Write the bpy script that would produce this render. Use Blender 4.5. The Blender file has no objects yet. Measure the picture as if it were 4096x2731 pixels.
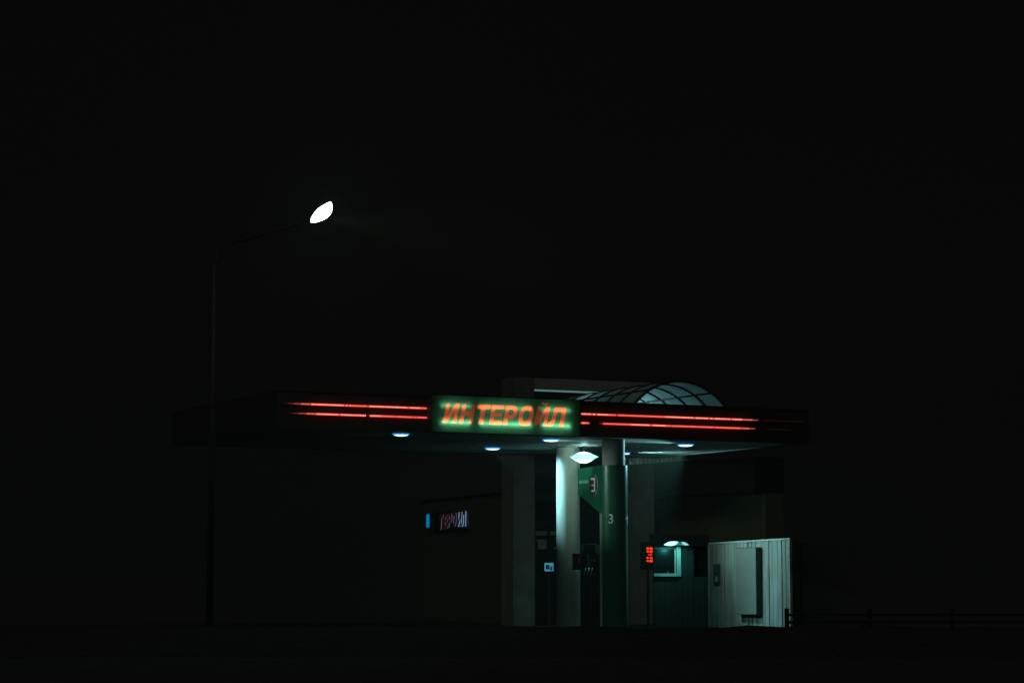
import bpy, math, random
from mathutils import Vector, Matrix
from mathutils.geometry import tessellate_polygon
random.seed(5)
sc = bpy.context.scene
col = sc.collection
R = math.radians
F = 9000.0            # focal length in photo pixels (long lens)
HZ = 2307.0           # horizon row
CX, CY = 2048.0, 1365.5
EYE = 1.6
HAZE = .0010
PITCH = math.atan((HZ-CY)/F)
cp, sp_ = math.cos(PITCH), math.sin(PITCH)

# ------------------------------------------------------------ survey helpers
def ray(px, py):
    a, b = px-CX, CY-py
    return Vector((a, F*cp - b*sp_, F*sp_ + b*cp))
def P(px, py, d):                       # point seen at a pixel, d metres ahead
    r = ray(px, py); k = d/r.y
    return Vector((r.x*k, d, EYE+r.z*k))
def onplane(px, py, Q, n):
    r = ray(px, py); o = Vector((0, 0, EYE))
    return o + r*((Q-o).dot(n)/r.dot(n))
class Wall:
    """vertical plane: origin Q on the ground, along u (to the right), n towards the viewer"""
    def __init__(s, px, py, d, ang, off=0.0):
        s.u = Vector((math.cos(R(ang)), math.sin(R(ang)), 0))
        s.n = Vector((s.u.y, -s.u.x, 0))
        q = P(px, py, d); s.Q = Vector((q.x, q.y, 0)) + s.n*off
    def sz(s, px, py):                  # pixel -> (distance along, height)
        p = onplane(px, py, s.Q, s.n); return ((p-s.Q).dot(s.u), p.z)
    def pt(s, a, z, out=0.0):
        return s.Q + s.u*a + Vector((0, 0, z)) + s.n*out
    def shifted(s, off):
        w = Wall.__new__(Wall); w.u, w.n, w.Q = s.u, s.n, s.Q + s.n*off; return w

# ------------------------------------------------------------ materials
MATS = {}
def mat(name, c, rough=0.7, metal=0.0, var=0.12, scale=3.0, bump=0.0, spec=0.5):
    if name in MATS: return MATS[name]
    m = bpy.data.materials.new(name); m.use_nodes = True
    nt = m.node_tree; N = nt.nodes; L = nt.links
    b = N['Principled BSDF']
    b.inputs['Roughness'].default_value = rough
    b.inputs['Metallic'].default_value = metal
    b.inputs['Specular IOR Level'].default_value = spec
    tc = N.new('ShaderNodeTexCoord')
    no = N.new('ShaderNodeTexNoise'); no.inputs['Scale'].default_value = scale
    no.inputs['Detail'].default_value = 6; no.inputs['Roughness'].default_value = .65
    L.new(tc.outputs['Object'], no.inputs['Vector'])
    mr = N.new('ShaderNodeMapRange'); mr.inputs['From Min'].default_value = .3; mr.inputs['From Max'].default_value = .7
    mr.inputs['To Min'].default_value = 1-var; mr.inputs['To Max'].default_value = 1+var
    L.new(no.outputs['Fac'], mr.inputs['Value'])
    mx = N.new('ShaderNodeVectorMath'); mx.operation = 'SCALE'
    mx.inputs[0].default_value = c; L.new(mr.outputs[0], mx.inputs['Scale'])
    L.new(mx.outputs[0], b.inputs['Base Color'])
    if bump:
        bp = N.new('ShaderNodeBump'); bp.inputs['Strength'].default_value = bump; bp.inputs['Distance'].default_value = .02
        L.new(no.outputs['Fac'], bp.inputs['Height']); L.new(bp.outputs[0], b.inputs['Normal'])
    MATS[name] = m; return m
def emit(name, c, s):
    if name in MATS: return MATS[name]
    m = bpy.data.materials.new(name); m.use_nodes = True
    nt = m.node_tree; nt.nodes.clear()
    e = nt.nodes.new('ShaderNodeEmission'); o = nt.nodes.new('ShaderNodeOutputMaterial')
    e.inputs[0].default_value = (*c, 1); e.inputs[1].default_value = s
    nt.links.new(e.outputs[0], o.inputs[0]); MATS[name] = m; return m
def translucent(name, c, fac=.8, dirt=0.15, scale=4):
    m = bpy.data.materials.new(name); m.use_nodes = True
    nt = m.node_tree; N = nt.nodes; L = nt.links; N.clear()
    o = N.new('ShaderNodeOutputMaterial'); mi = N.new('ShaderNodeMixShader')
    d = N.new('ShaderNodeBsdfDiffuse'); t = N.new('ShaderNodeBsdfTranslucent')
    tc = N.new('ShaderNodeTexCoord'); no = N.new('ShaderNodeTexNoise'); no.inputs['Scale'].default_value = scale
    no.inputs['Detail'].default_value = 5
    mr = N.new('ShaderNodeMapRange'); mr.inputs['From Min'].default_value = .3; mr.inputs['From Max'].default_value = .7
    mr.inputs['To Min'].default_value = 1-dirt; mr.inputs['To Max'].default_value = 1+dirt
    mx = N.new('ShaderNodeVectorMath'); mx.operation = 'SCALE'; mx.inputs[0].default_value = c
    L.new(tc.outputs['Object'], no.inputs['Vector']); L.new(no.outputs['Fac'], mr.inputs['Value'])
    L.new(mr.outputs[0], mx.inputs['Scale'])
    L.new(mx.outputs[0], d.inputs[0]); L.new(mx.outputs[0], t.inputs[0])
    mi.inputs[0].default_value = fac
    L.new(d.outputs[0], mi.inputs[1]); L.new(t.outputs[0], mi.inputs[2]); L.new(mi.outputs[0], o.inputs[0])
    MATS[name] = m; return m

M_fascia  = mat('dark_fascia_paint', (.045,.048,.044), .7, 0, .2, 1.5)
M_soffit  = mat('grey_soffit_panel', (.30,.32,.30), .6, 0, .1, .8)
M_white   = mat('off_white_paint', (.62,.62,.55), .5, 0, .07, 2.5)
M_column  = mat('column_cladding', (.57,.55,.46), .42, 0, .06, 3)
M_conc    = mat('stained_concrete', (.30,.28,.24), .85, 0, .35, 2.2, .3)
M_green   = mat('green_enamel', (.012,.11,.055), .36, 0, .08, 3)
M_greend  = mat('dark_green_enamel', (.010,.10,.05), .35, 0, .08, 3)
M_black   = mat('black_plastic', (.022,.022,.022), .6, 0, .2, 5)
M_dark    = mat('dark_steel', (.035,.035,.035), .6, 0, .2, 4)
M_olive   = mat('olive_render', (.12,.115,.07), .9, 0, .15, 1.0)
M_pillar  = mat('weathered_pillar_render', (.24,.25,.21), .9, 0, .3, 1.0)
M_beige   = mat('pale_render', (.50,.54,.47), .9, 0, .12, 1.0)
M_glass   = mat('dark_glass', (.008,.009,.009), .3, 0, .05, 2, 0, .15)
M_asph    = mat('asphalt', (.056,.056,.058), .9, 0, .3, 1.5, .4, .0)
M_forec   = mat('forecourt_concrete', (.028,.028,.026), .85, 0, .25, .7, .3, .0)
M_earth   = mat('dark_grass_bank', (.040,.040,.040), 1, 0, .4, 4, .6, .0)
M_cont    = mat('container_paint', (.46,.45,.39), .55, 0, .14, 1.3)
def streaky(name, c, warm):
    m = mat(name, c, .55, 0, .12, 1.3); nt = m.node_tree; N = nt.nodes; L = nt.links
    b = N['Principled BSDF']; src = b.inputs['Base Color'].links[0].from_socket
    tc = N.new('ShaderNodeTexCoord'); mp = N.new('ShaderNodeMapping'); mp.inputs['Scale'].default_value = (5,5,.22)
    n1 = N.new('ShaderNodeTexNoise'); n1.inputs['Scale'].default_value = 2.2; n1.inputs['Detail'].default_value = 5
    r1 = N.new('ShaderNodeMapRange'); r1.inputs['From Min'].default_value = .35; r1.inputs['From Max'].default_value = .68
    r1.inputs['To Min'].default_value = .62; r1.inputs['To Max'].default_value = 1.12
    n2 = N.new('ShaderNodeTexNoise'); n2.inputs['Scale'].default_value = .9; n2.inputs['Detail'].default_value = 4
    r2 = N.new('ShaderNodeMapRange'); r2.inputs['From Min'].default_value = .45; r2.inputs['From Max'].default_value = .7
    mx = N.new('ShaderNodeMix'); mx.data_type = 'RGBA'; mx.inputs['B'].default_value = (*warm,1)
    sc_ = N.new('ShaderNodeVectorMath'); sc_.operation = 'SCALE'
    L.new(tc.outputs['Object'], mp.inputs[0]); L.new(mp.outputs[0], n1.inputs[0]); L.new(tc.outputs['Object'], n2.inputs[0])
    L.new(n1.outputs['Fac'], r1.inputs[0]); L.new(n2.outputs['Fac'], r2.inputs[0]); L.new(r2.outputs[0], mx.inputs['Factor'])
    L.new(src, mx.inputs['A']); L.new(mx.outputs['Result'], sc_.inputs[0]); L.new(r1.outputs[0], sc_.inputs['Scale'])
    L.new(sc_.outputs[0], b.inputs['Base Color']); return m
M_cont = streaky('streaked_container_paint', (.50,.48,.41), (.40,.30,.20))
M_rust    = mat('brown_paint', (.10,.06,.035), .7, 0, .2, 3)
M_kiosk   = mat('kiosk_panel', (.028,.042,.04), .6, 0, .1, 2)
M_red     = mat('dark_red_vinyl', (.07,.007,.008), .5, 0, .05, 3)
M_vinyl   = mat('white_vinyl', (.75,.80,.78), .5, 0, .03, 3)
M_rubber  = mat('hose_rubber', (.02,.02,.02), .5, 0, .1, 3)
M_steel   = mat('brushed_steel', (.45,.46,.46), .35, .8, .1, 8)
M_seam    = mat('dark_seam', (.05,.05,.045), .8, 0, .1, 3)

# ------------------------------------------------------------ mesh collector
class MB:
    def __init__(s): s.v = []; s.f = []; s.m = []; s.mi = 0
    def quad(s, pts):
        k = len(s.v); s.v += [Vector(p) for p in pts]; s.f.append(list(range(k, k+len(pts)))); s.m.append(s.mi); return s
    def hexa(s, a, b):                 # two quads of 4 points, joined
        k = len(s.v); s.v += [Vector(p) for p in a] + [Vector(p) for p in b]
        fs = [[3,2,1,0],[4,5,6,7],[0,1,5,4],[1,2,6,5],[2,3,7,6],[3,0,4,7]]
        s.f += [[k+i for i in f] for f in fs]; s.m += [s.mi]*6; return s
    def slab(s, w, a0, a1, z0, z1, o0, o1):   # box in wall coordinates
        return s.hexa([w.pt(a0,z0,o0), w.pt(a1,z0,o0), w.pt(a1,z1,o0), w.pt(a0,z1,o0)],
                      [w.pt(a0,z0,o1), w.pt(a1,z0,o1), w.pt(a1,z1,o1), w.pt(a0,z1,o1)])
    def tube(s, pts, r, seg=10, cap=True):
        k = len(s.v); n = len(pts); rr = r if isinstance(r, (list, tuple)) else [r]*n
        up = None
        for i, p in enumerate(pts):
            p = Vector(p)
            d = (Vector(pts[min(i+1,n-1)]) - Vector(pts[max(i-1,0)])).normalized()
            if up is None:
                up = Vector((0,0,1)) if abs(d.z) < .9 else Vector((1,0,0))
            e1 = d.cross(up).normalized(); e2 = e1.cross(d).normalized(); up = e2
            for j in range(seg):
                t = 2*math.pi*j/seg
                s.v.append(p + (e1*math.cos(t)+e2*math.sin(t))*rr[i])
        for i in range(n-1):
            for j in range(seg):
                a = k+i*seg+j; b = k+i*seg+(j+1)%seg
                s.f.append([a, b, b+seg, a+seg]); s.m.append(s.mi)
        if cap:
            s.f.append([k+j for j in range(seg)][::-1]); s.f.append([k+(n-1)*seg+j for j in range(seg)]); s.m += [s.mi]*2
        return s
    def poly(s, w, rings, out):        # flat filled outline with holes on a wall, (s,z) rings
        pl = [[Vector((p[0], p[1], 0)) for p in r] for r in rings]
        tr = tessellate_polygon(pl); k = len(s.v)
        flat = [p for r in pl for p in r]
        s.v += [w.pt(p.x, p.y, out) for p in flat]
        for t in tr: s.f.append([k+i for i in t]); s.m.append(s.mi)
        return s
    def walls(s, w, ring, o0, o1):     # side faces of an extruded outline
        k = len(s.v); n = len(ring)
        s.v += [w.pt(p[0], p[1], o0) for p in ring] + [w.pt(p[0], p[1], o1) for p in ring]
        for i in range(n):
            s.f.append([k+i, k+(i+1)%n, k+n+(i+1)%n, k+n+i]); s.m.append(s.mi)
        return s
    def build(s, name, m, parent=None, smooth=False, bevel=0):
        me = bpy.data.meshes.new(name)
        org = Vector((0,0,0))
        if parent is None and s.v:
            xs = [v.x for v in s.v]; ys = [v.y for v in s.v]; zs = [v.z for v in s.v]
            org = Vector(((min(xs)+max(xs))/2, (min(ys)+max(ys))/2, min(zs)))
        elif parent is not None:
            org = parent['_org'] if '_org' in parent else [0,0,0]
            org = Vector(org)
        me.from_pydata([v-org for v in s.v], [], s.f); me.update()
        mats = m if isinstance(m, (list, tuple)) else [m]
        for q in mats: me.materials.append(q)
        for p, i in zip(me.polygons, s.m):
            p.material_index = i; p.use_smooth = smooth
        o = bpy.data.objects.new(name, me); col.objects.link(o)
        if parent is not None: o.parent = parent
        else: o.location = org
        if bevel:
            b = o.modifiers.new('bevel', 'BEVEL'); b.width = bevel; b.segments = 2; b.limit_method = 'ANGLE'
        o['_org'] = list(org)
        return o
def tag(o, label=None, cat=None, group=None, kind=None):
    for k, v in (('label', label), ('category', cat), ('group', group), ('kind', kind)):
        if v: o[k] = v
    return o
def thing(name, loc, label, cat, group=None):
    o = bpy.data.objects.new(name, None); col.objects.link(o); o.location = loc
    o.empty_display_size = .3; o['_org'] = list(loc); return tag(o, label, cat, group)
def part_lamp(name, kind, loc, energy, color, parent=None, size=.1, spot=None, blend=.5, aim=None):
    l = bpy.data.lights.new(name, kind); l.energy = energy; l.color = color
    if kind == 'SPOT': l.spot_size = R(spot); l.spot_blend = blend
    l.shadow_soft_size = size
    o = bpy.data.objects.new(name, l); col.objects.link(o)
    o.location = loc
    if aim is not None: o.rotation_euler = (Vector(aim)-Vector(loc)).to_track_quat('-Z', 'Y').to_euler()
    return o
def pixpoly(w, pts): return [w.sz(*p) for p in pts]

# ------------------------------------------------------------ ground
SO_H = P(2320, 1743, 60).z                      # soffit height (about 5.3 m)
g = MB().quad([(-900,-200,0),(900,-200,0),(900,2500,0),(-900,2500,0)]).build('ground', M_asph); tag(g, kind='structure')
UA = 26.0
W0 = Wall(2320, 1743, 60, UA)                  # canopy fascia plane
fc = MB().quad([W0.pt(-14,.004,6), W0.pt(16,.004,6), W0.pt(16,.004,-22), W0.pt(-14,.004,-22)]).build('forecourt', M_forec); tag(fc, kind='structure')
# low bank between the road and the forecourt
nb = 160; mb = MB(); ring = []
for i in range(nb+1):
    x = -60 + 120*i/nb
    hgt = .50 + .03*math.sin(x*1.3) + .02*math.sin(x*3.7+1) + random.uniform(-.012,.012)
    ring.append([(x,45.5,.004),(x,47.6,hgt*.62),(x,49.4,hgt),(x,50.6,hgt*.98),(x,52.6,.3),(x,54,.004)])
for a, b in zip(ring, ring[1:]):
    for j in range(5): mb.quad([a[j], b[j], b[j+1], a[j+1]])
bank = mb.build('embankment', M_earth); tag(bank, kind='structure')

# ------------------------------------------------------------ canopy
can = thing('station_canopy', W0.pt(0,0,-4), 'wide dark flat canopy edged with red light lines, raised on two columns', 'canopy')
S0, S1 = W0.sz(1105, 1700)[0], W0.sz(3235, 1700)[0]
FT = W0.sz(2350, 1605)[1]                       # fascia top
bp = onplane(2335, 1822, Vector((0,0,SO_H)), Vector((0,0,1)))
DEP = -(bp-W0.Q).dot(W0.n)                      # canopy depth
print('soffit', SO_H, 'fascia top', FT, 'span', S0, S1, 'depth', DEP)
fm = MB()
fm.slab(W0, S0, S1, SO_H-.02, FT, 0, -.12)
fm.slab(W0, S0, S1, SO_H-.02, FT, -DEP+.12, -DEP)
fm.slab(W0, S0, S0+.12, SO_H-.02, FT, -.123, -DEP+.123)
fm.slab(W0, S1-.12, S1, SO_H-.02, FT, -.123, -DEP+.123)
# panel joints as thin proud ribs and a cap
k = S0+1.2
while k < S1-.3:
    fm.slab(W0, k, k+.02, SO_H, FT-.01, .006, 0.001); k += 1.2
fm.slab(W0, S0-.02, S1+.02, FT-.03, FT+.012, .02, 0.001)
fm.build('fascia', M_fascia, can)
sm = MB(); 
npan = 24
for i in range(npan):
    a = S0+.14+(S1-S0-.28)*i/npan; b = S0+.14+(S1-S0-.28)*(i+1)/npan-.012
    sm.slab(W0, a, b, SO_H, SO_H+.04, -.13, -DEP+.13)
sm.build('soffit', M_soffit, can)
MB().slab(W0, S0+.13, S1-.13, SO_H+.05, SO_H+.25, -.13, -DEP+.13).build('roof_deck', M_fascia, can)

# light lines on the fascia
zt, zb = W0.sz(2320, 1655)[1], W0.sz(2320, 1691)[1]
M_tube = emit('red_light_tube', (1,.035,.025), .8)
M_bead = emit('red_diode', (1,.38,.34), 1.9)
M_tubed = emit('weak_red_light_tube', (1,.03,.02), .16)
M_beadd = emit('weak_red_diode', (1,.08,.05), .35)
M_tubev = emit('failing_red_light_tube', (1,.06,.02), .015)
LEVELS = [1.0, .6, .3, .12, .03]
LM = [(emit('red_light_tube_%d' % k, (1,.05,.028), .85*v), emit('red_diode_%d' % k, (1,.40,.33), 2.0*v**1.3)) for k, v in enumerate(LEVELS)]
LM2 = emit('red_diode_soft', (1,.22,.17), 1.3)
def led(x0, x1, z, lvl=0):
    a0 = W0.sz(x0, 1670)[0]; a1 = W0.sz(x1, 1690)[0]
    m = MB(); rr = (.027, .023, .018, .013, .009)[lvl]
    m.tube([W0.pt(a0,z,.035), W0.pt(a1,z,.035)], rr, 8)
    a = a0+.02; soft = 0
    while a < a1-.02:
        if random.random() < .08: soft = random.choice((1,1,2))
        if random.random() > .04:
            h = rr*.6; wd = random.uniform(.013,.019); m.mi = 1 if soft != 1 or lvl else 2
            m.slab(W0, a, a+wd, z-h, z+h*.9, .035+rr*.75, .035+rr*1.2)
        a += .047
    m.build('light_strip', [LM[lvl][0], LM[lvl][1], LM2], can)
for x0, x1, z, l in [(1130,1150,zt,4),(1150,1172,zt,3),(1172,1200,zt,2),(1200,1240,zt,1),(1240,1463,zt,0),(1466,1716,zt,0),
                     (1146,1168,zb,4),(1168,1190,zb,3),(1190,1222,zb,2),(1222,1260,zb,1),(1260,1461,zb,0),(1476,1716,zb,0),
                     (2322,2380,zt,0),(2384,2463,zt,0),(2468,2965,zt,0),(2965,3005,zt,1),(3005,3028,zt,2),(3045,3215,zt,4),
                     (2322,2353,zb,0),(2394,2407,zb,3),(2409,2958,zb,0),(2958,2996,zb,1),(2996,3018,zb,2),(3070,3160,zb,4)]:
    led(x0, x1, z, l)

# columns ---------------------------------------------------------------
def xy(px, d): 
    p = P(px, HZ, d); return p.x, p.y
D1 = 65.5
cx1, cy1 = xy(2273.5, D1); r1 = 47*D1/9000
m = MB().tube([(cx1,cy1,.15),(cx1,cy1,P(2273,2068,D1).z-.004)], r1, 48, False)
m.tube([(cx1,cy1,P(2273,2068,D1).z-.004),(cx1,cy1,P(2273,2068,D1).z+.004)], r1-.006, 48, False)
m.tube([(cx1,cy1,P(2273,2068,D1).z+.004),(cx1,cy1,SO_H-.002)], r1, 48, False)
c1 = m.build('column', M_column, can, True)
tag(c1, 'pale round column lit cyan on its left side')
a = R(208)
MB().tube([(cx1+r1*math.cos(a),cy1+r1*math.sin(a),.2),(cx1+r1*math.cos(a),cy1+r1*math.sin(a),SO_H-.05)], .004, 6).build('column_seam', M_seam, c1)
cx2, cy2 = xy(2456, 61.6); r2 = 47*61.6/9000; rg = 55*61.6/9000
gz = P(2450, 1859, 61.3).z
c2 = MB().tube([(cx2,cy2,.15),(cx2,cy2,SO_H-.002)], r2-.01, 48, False).build('column', M_conc, can, True)
tag(c2, 'stained concrete column wrapped in green below')
# kerbed island under both
isl = Wall(2456, HZ, 61.6, UA)
tmp = MB()
IW = Wall.__new__(Wall); IW.Q = Vector((cx2,cy2,0)); d_ = Vector((cx1-cx2, cy1-cy2, 0)).normalized(); IW.u = d_; IW.n = Vector((d_.y,-d_.x,0))
L12 = (Vector((cx1-cx2,cy1-cy2,0))).length
tmp.slab(IW, -1.2, L12+2.6, 0.002, .15, -.75, .75)
kb = tmp.build('kerb_island', M_conc, None, False, .02); tag(kb, 'raised concrete kerb island under the two columns', 'kerb')

# green cladding with wing ----------------------------------------------
clad = thing('pump_number_totem', (cx2,cy2,.15), 'glossy green number totem wrapped round the front column with a side wing', 'totem')
def arc_pts(r, a0, a1, n): return [(cx2+r*math.cos(R(a0+(a1-a0)*i/n)), cy2+r*math.sin(R(a0+(a1-a0)*i/n))) for i in range(n+1)]
m = MB(); pts = arc_pts(rg, 0, 360, 72)
for i in range(72):
    (x0,y0),(x1,y1) = pts[i], pts[i+1]
    m.quad([(x0,y0,.16),(x1,y1,.16),(x1,y1,gz),(x0,y0,gz)])
ip = arc_pts(r2-.009, 0, 360, 72)
for i in range(72):
    m.quad([(*pts[i],gz),(*pts[i+1],gz),(*ip[i+1],gz),(*ip[i],gz)])
me_c = m.build('cladding', M_green, clad, True)
# raised seam (thin metal strip) where two sheets meet
a = R(276)
MB().tube([(cx2+rg*math.cos(a),cy2+rg*math.sin(a),.2),(cx2+rg*math.cos(a),cy2+rg*math.sin(a),gz-.01)], .006, 6).build('seam_strip', M_rust, clad)
# wing: plan points, outlines by pixel on its own vertical plane
A = Vector((*xy(2404, 61.45), 0)); B = Vector((*xy(2329, 63.05), 0)); Cc = Vector((*xy(2312, 63.2), 0))
def wall_from(a, b):
    w = Wall.__new__(Wall); w.Q = a.copy(); w.u = (b-a).normalized(); w.n = Vector((w.u.y,-w.u.x,0)); return w
WW = wall_from(B, A)      # face of wing, u towards the viewer
LW = (A-B).length
zt_l, zt_r = P(2329,1872,63.05).z, gz-.004
zb_l, zb_r = P(2329,1988,63.05).z, P(2401,2052,61.45).z
m = MB()
o0 = [WW.pt(0,zb_l,0), WW.pt(LW-.02,zb_r,0), WW.pt(LW,zb_r,0), WW.pt(LW,zt_r,0), WW.pt(0,zt_l,0)]
o1 = [p - WW.n*.14 for p in o0]
m.quad(o0); m.quad(o1[::-1])
for i in range(5): 
    j = (i+1)%5; m.quad([o0[i], o1[i], o1[j], o0[j]])
m.build('wing_panel', M_green, clad)
WC = wall_from(Cc, B)
lc = (B-Cc).length
m = MB(); zc_t, zc_b = P(2312,1876,63.2).z, P(2312,1976,63.2).z
q0 = [WC.pt(0,zc_b,0), WC.pt(lc-.003,zb_l,0), WC.pt(lc-.003,zt_l,0), WC.pt(0,zc_t,0)]
q1 = [p - WC.n*.08 for p in q0]
m.hexa(q1, q0)
m.build('wing_edge', M_green, clad)
# white edge strip below the wing
xw, yw = xy(2404.5, 61.5)
SW = Wall(2401, HZ, 61.42, 0)
a0, zz0 = SW.sz(2401, 2420); a1, zz1 = SW.sz(2408, 2052)
MB().slab(SW, a0, a1, .16, zz1, 0, -.12).build('edge_strip', mat('pale_strip',(.5,.52,.46),.5,0,.25,30), clad)
# numerals on the cladding
def text_mesh(txt, h, shear=0, bold=0):
    c = bpy.data.curves.new('t', 'FONT'); c.body = txt; c.size = 1; c.shear = shear; c.offset = bold
    c.align_x = 'CENTER'; c.align_y = 'CENTER'
    o = bpy.data.objects.new('t', c); col.objects.link(o)
    dg = bpy.context.evaluated_depsgraph_get(); me = bpy.data.meshes.new_from_object(o.evaluated_get(dg))
    vs = [v.co.copy() for v in me.vertices]; fs = [list(p.vertices) for p in me.polygons]
    bpy.data.objects.remove(o); bpy.data.meshes.remove(me); bpy.data.curves.remove(c)
    ys = [v.y for v in vs]; xs = [v.x for v in vs]; k = h/(max(ys)-min(ys)); ym = (max(ys)+min(ys))/2; xm = (max(xs)+min(xs))/2
    return [((v.x-xm)*k, (v.y-ym)*k) for v in vs], fs
zn = P(2450, 2074, 61.3).z; nh = 38*61.2/9000
for ch, ang, wf in (('3', 255.5, .95), ('4', 337, 1.0)):
    vs, fs = text_mesh(ch, nh, 0, .012); m = MB(); k = 0
    for x, y in vs:
        t = R(ang) + x*wf/rg
        m.v.append(Vector((cx2+(rg+.003)*math.cos(t), cy2+(rg+.003)*math.sin(t), zn+y)))
    m.f = fs; m.m = [0]*len(fs); m.build('numeral', M_vinyl, clad)
# disc with squared mark, and the small line of lettering beside it
def ell(w, px0, px1, py0, py1, n=48, grow=1.0):
    (a0,z0),(a1,z1) = w.sz(px0,(py0+py1)/2), w.sz(px1,(py0+py1)/2)
    zt_, zb_ = w.sz((px0+px1)/2, py0)[1], w.sz((px0+px1)/2, py1)[1]
    ca, cz, ra, rz = (a0+a1)/2, (zt_+zb_)/2, abs(a1-a0)/2*grow, abs(zt_-zb_)/2*grow
    return [(ca+ra*math.cos(2*math.pi*i/n), cz+rz*math.sin(2*math.pi*i/n)) for i in range(n)]
disc = ell(WW, 2361, 2389, 1900, 1980)
m = MB().poly(WW, [ell(WW, 2362, 2392, 1898, 1980)], .003).build('disc_rim', mat('dull_rim',(.35,.30,.28),.5), clad)
MB().poly(WW, [disc], .006).build('disc', M_red, clad)
tri = [(2365,1911),(2381,1910),(2382,1965),(2366,1966),(2366,1959),(2377,1958.5),(2377,1942),(2368,1942.5),(2368,1937),(2377,1936.5),(2376.5,1918),(2365,1919)]
MB().poly(WW, [pixpoly(WW, tri)], .009).build('mark', M_vinyl, clad)
m = MB()
M_faded = mat('faded_lettering', (.22,.36,.33), .6, 0, .3, 60)
for x0, x1 in ((2330.5,2334),(2335,2338.5),(2340,2343.5),(2344.5,2348),(2349,2352.5)):
    ring_ = pixpoly(WW, [(x0,1920),(x1,1919.6),(x1,1931.5),(x0,1932)])
    inner = pixpoly(WW, [(x0+1.0,1922.6),(x1-1.0,1922.4),(x1-1.0,1925.5),(x0+1.0,1925.8)])
    m.poly(WW, [ring_, inner], .003)
m.build('lettering', M_faded, clad)
ring_ = pixpoly(WC, [(2318,1921),(2321,1920.5),(2321,1925),(2324.5,1924.5),(2324.5,1920.5),(2327.5,1920),(2327.5,1934),(2324.5,1934),(2324,1929),(2321,1929),(2321,1934.5),(2318,1935)])
MB().poly(WC, [ring_], .003).build('lettering', M_faded, clad)

# ------------------------------------------------------------ glazed vault on the roof
vault = MB()
NA = 7
RV = 1.88; VL = 5.6
vs0 = W0.sz(2735, 1600)[0]+.10
zc = FT-1.19
sky = MB()
def vp(th, b, r=RV):   # th angle from right springing, b distance behind fascia
    return W0.pt(vs0+r*math.cos(th), zc+r*math.sin(th), -b)
b0 = .35; nth = 40
TH0, TH1 = R(17), R(163)
for i in range(nth):
    t0 = TH0+(TH1-TH0)*i/nth; t1 = TH0+(TH1-TH0)*(i+1)/nth
    sky.quad([vp(t0,b0), vp(t1,b0), vp(t1,b0+VL), vp(t0,b0+VL)])
M_poly = translucent('polycarbonate_sheet', (.32,.46,.46), .14, .25, 1.6)
vo = sky.build('skylight', M_poly, can, True); vo['label'] = 'arched glazed rooflight with dark curved ribs'
for k in range(NA):
    b = b0+VL*k/(NA-1)
    MB().tube([vp(TH0+(TH1-TH0)*i/48, b, RV) for i in range(49)], .04, 8).build('rib', M_black, vo, True)
for th in (R(58), R(122)):
    MB().tube([vp(th, b0, RV), vp(th, b0+VL, RV)], .034, 8).build('purlin', M_black, vo, True)
# fill light added to brighten the vault, unseen in its far left corner
lp = W0.pt(vs0-.9, SO_H+.62, -(b0+VL-.9))
vl = thing('vault_fill_light', lp-Vector((0,0,.36)), 'added fill light hidden inside the rooflight to brighten its glazing', 'floodlight')
MB().tube([lp-Vector((0,0,.36)), lp-Vector((0,0,.10))], .02, 8).build('bracket', M_dark, vl)
MB().tube([lp-Vector((0,0,.1)), lp-Vector((0,0,.03))], [.1,.08], 16).build('housing', M_dark, vl)
MB().tube([lp-Vector((0,0,.028)), lp-Vector((0,0,.01))], [.07,.05], 16).build('lens', emit('fill_lens',(.6,1,.97),3), vl)
part_lamp('vault_fill_beam', 'SPOT', lp+Vector((0,0,.02)), 230, (.5,.95,1), None, .05, 165, .9, W0.pt(vs0+1.2, zc+1.3, -(b0+VL*.45)))

# ------------------------------------------------------------ lit station sign
WS = W0.shifted(.30)       # sign face plane, proud of the fascia
sg = thing('station_sign', W0.pt(0,SO_H,.1), 'backlit green box sign with orange slanted capitals on the canopy edge', 'sign')
sTL, sTR = WS.sz(1725,1581), WS.sz(2319,1599)
a0, a1 = sTL[0], sTR[0]; z1 = (sTL[1]+sTR[1])/2; z0 = (WS.sz(1725,1726)[1]+WS.sz(2319,1742)[1])/2
print('sign', a0, a1, z0, z1, sTL, sTR, WS.sz(1725,1726), WS.sz(2319,1742))
m = MB(); t = .02
m.slab(WS, a0-t, a1+t, z1, z1+t, .012, -.28); m.slab(WS, a0-t, a1+t, z0-t, z0, .012, -.28)
m.slab(WS, a0-t, a0, z0+.001, z1-.001, .0125, -.28); m.slab(WS, a1, a1+t, z0+.001, z1-.001, .0125, -.28)
m.slab(WS, a0, a1, z0+.001, z1-.001, -.265, -.279)
m.build('sign_case', mat('sign_case_metal',(.025,.028,.022),.6,0,.2,3), sg)
def cpx(p): return (1700+p[0]/3.618, 1560+p[1]/3.618)
def quadmap(q, pts):
    TL,TR,BR,BL = [Vector((*c,)) if len(c)==2 else c for c in q]
    out = []
    for u, v in pts:
        top = TL.lerp(TR, u); bot = BL.lerp(BR, u); p = top.lerp(bot, v); out.append(WS.sz(*cpx(p)))
    return out
def sup(rx, ry, cx=.5, cy=.5, n=40, e=.82):
    o = []
    for i in range(n):
        t_ = 2*math.pi*i/n; c, s = math.cos(t_), math.sin(t_)
        o.append((cx+rx*abs(c)**e*(1 if c>=0 else -1), cy+ry*abs(s)**e*(1 if s>=0 else -1)))
    return o
Ish = [(0,0),(.27,0),(.27,.60),(.71,0),(1,0),(1,1),(.73,1),(.73,.40),(.29,1),(0,1)]
Hsh = [(0,0),(.28,0),(.28,.38),(.72,.38),(.72,0),(1,0),(1,1),(.72,1),(.72,.60),(.28,.60),(.28,1),(0,1)]
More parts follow.
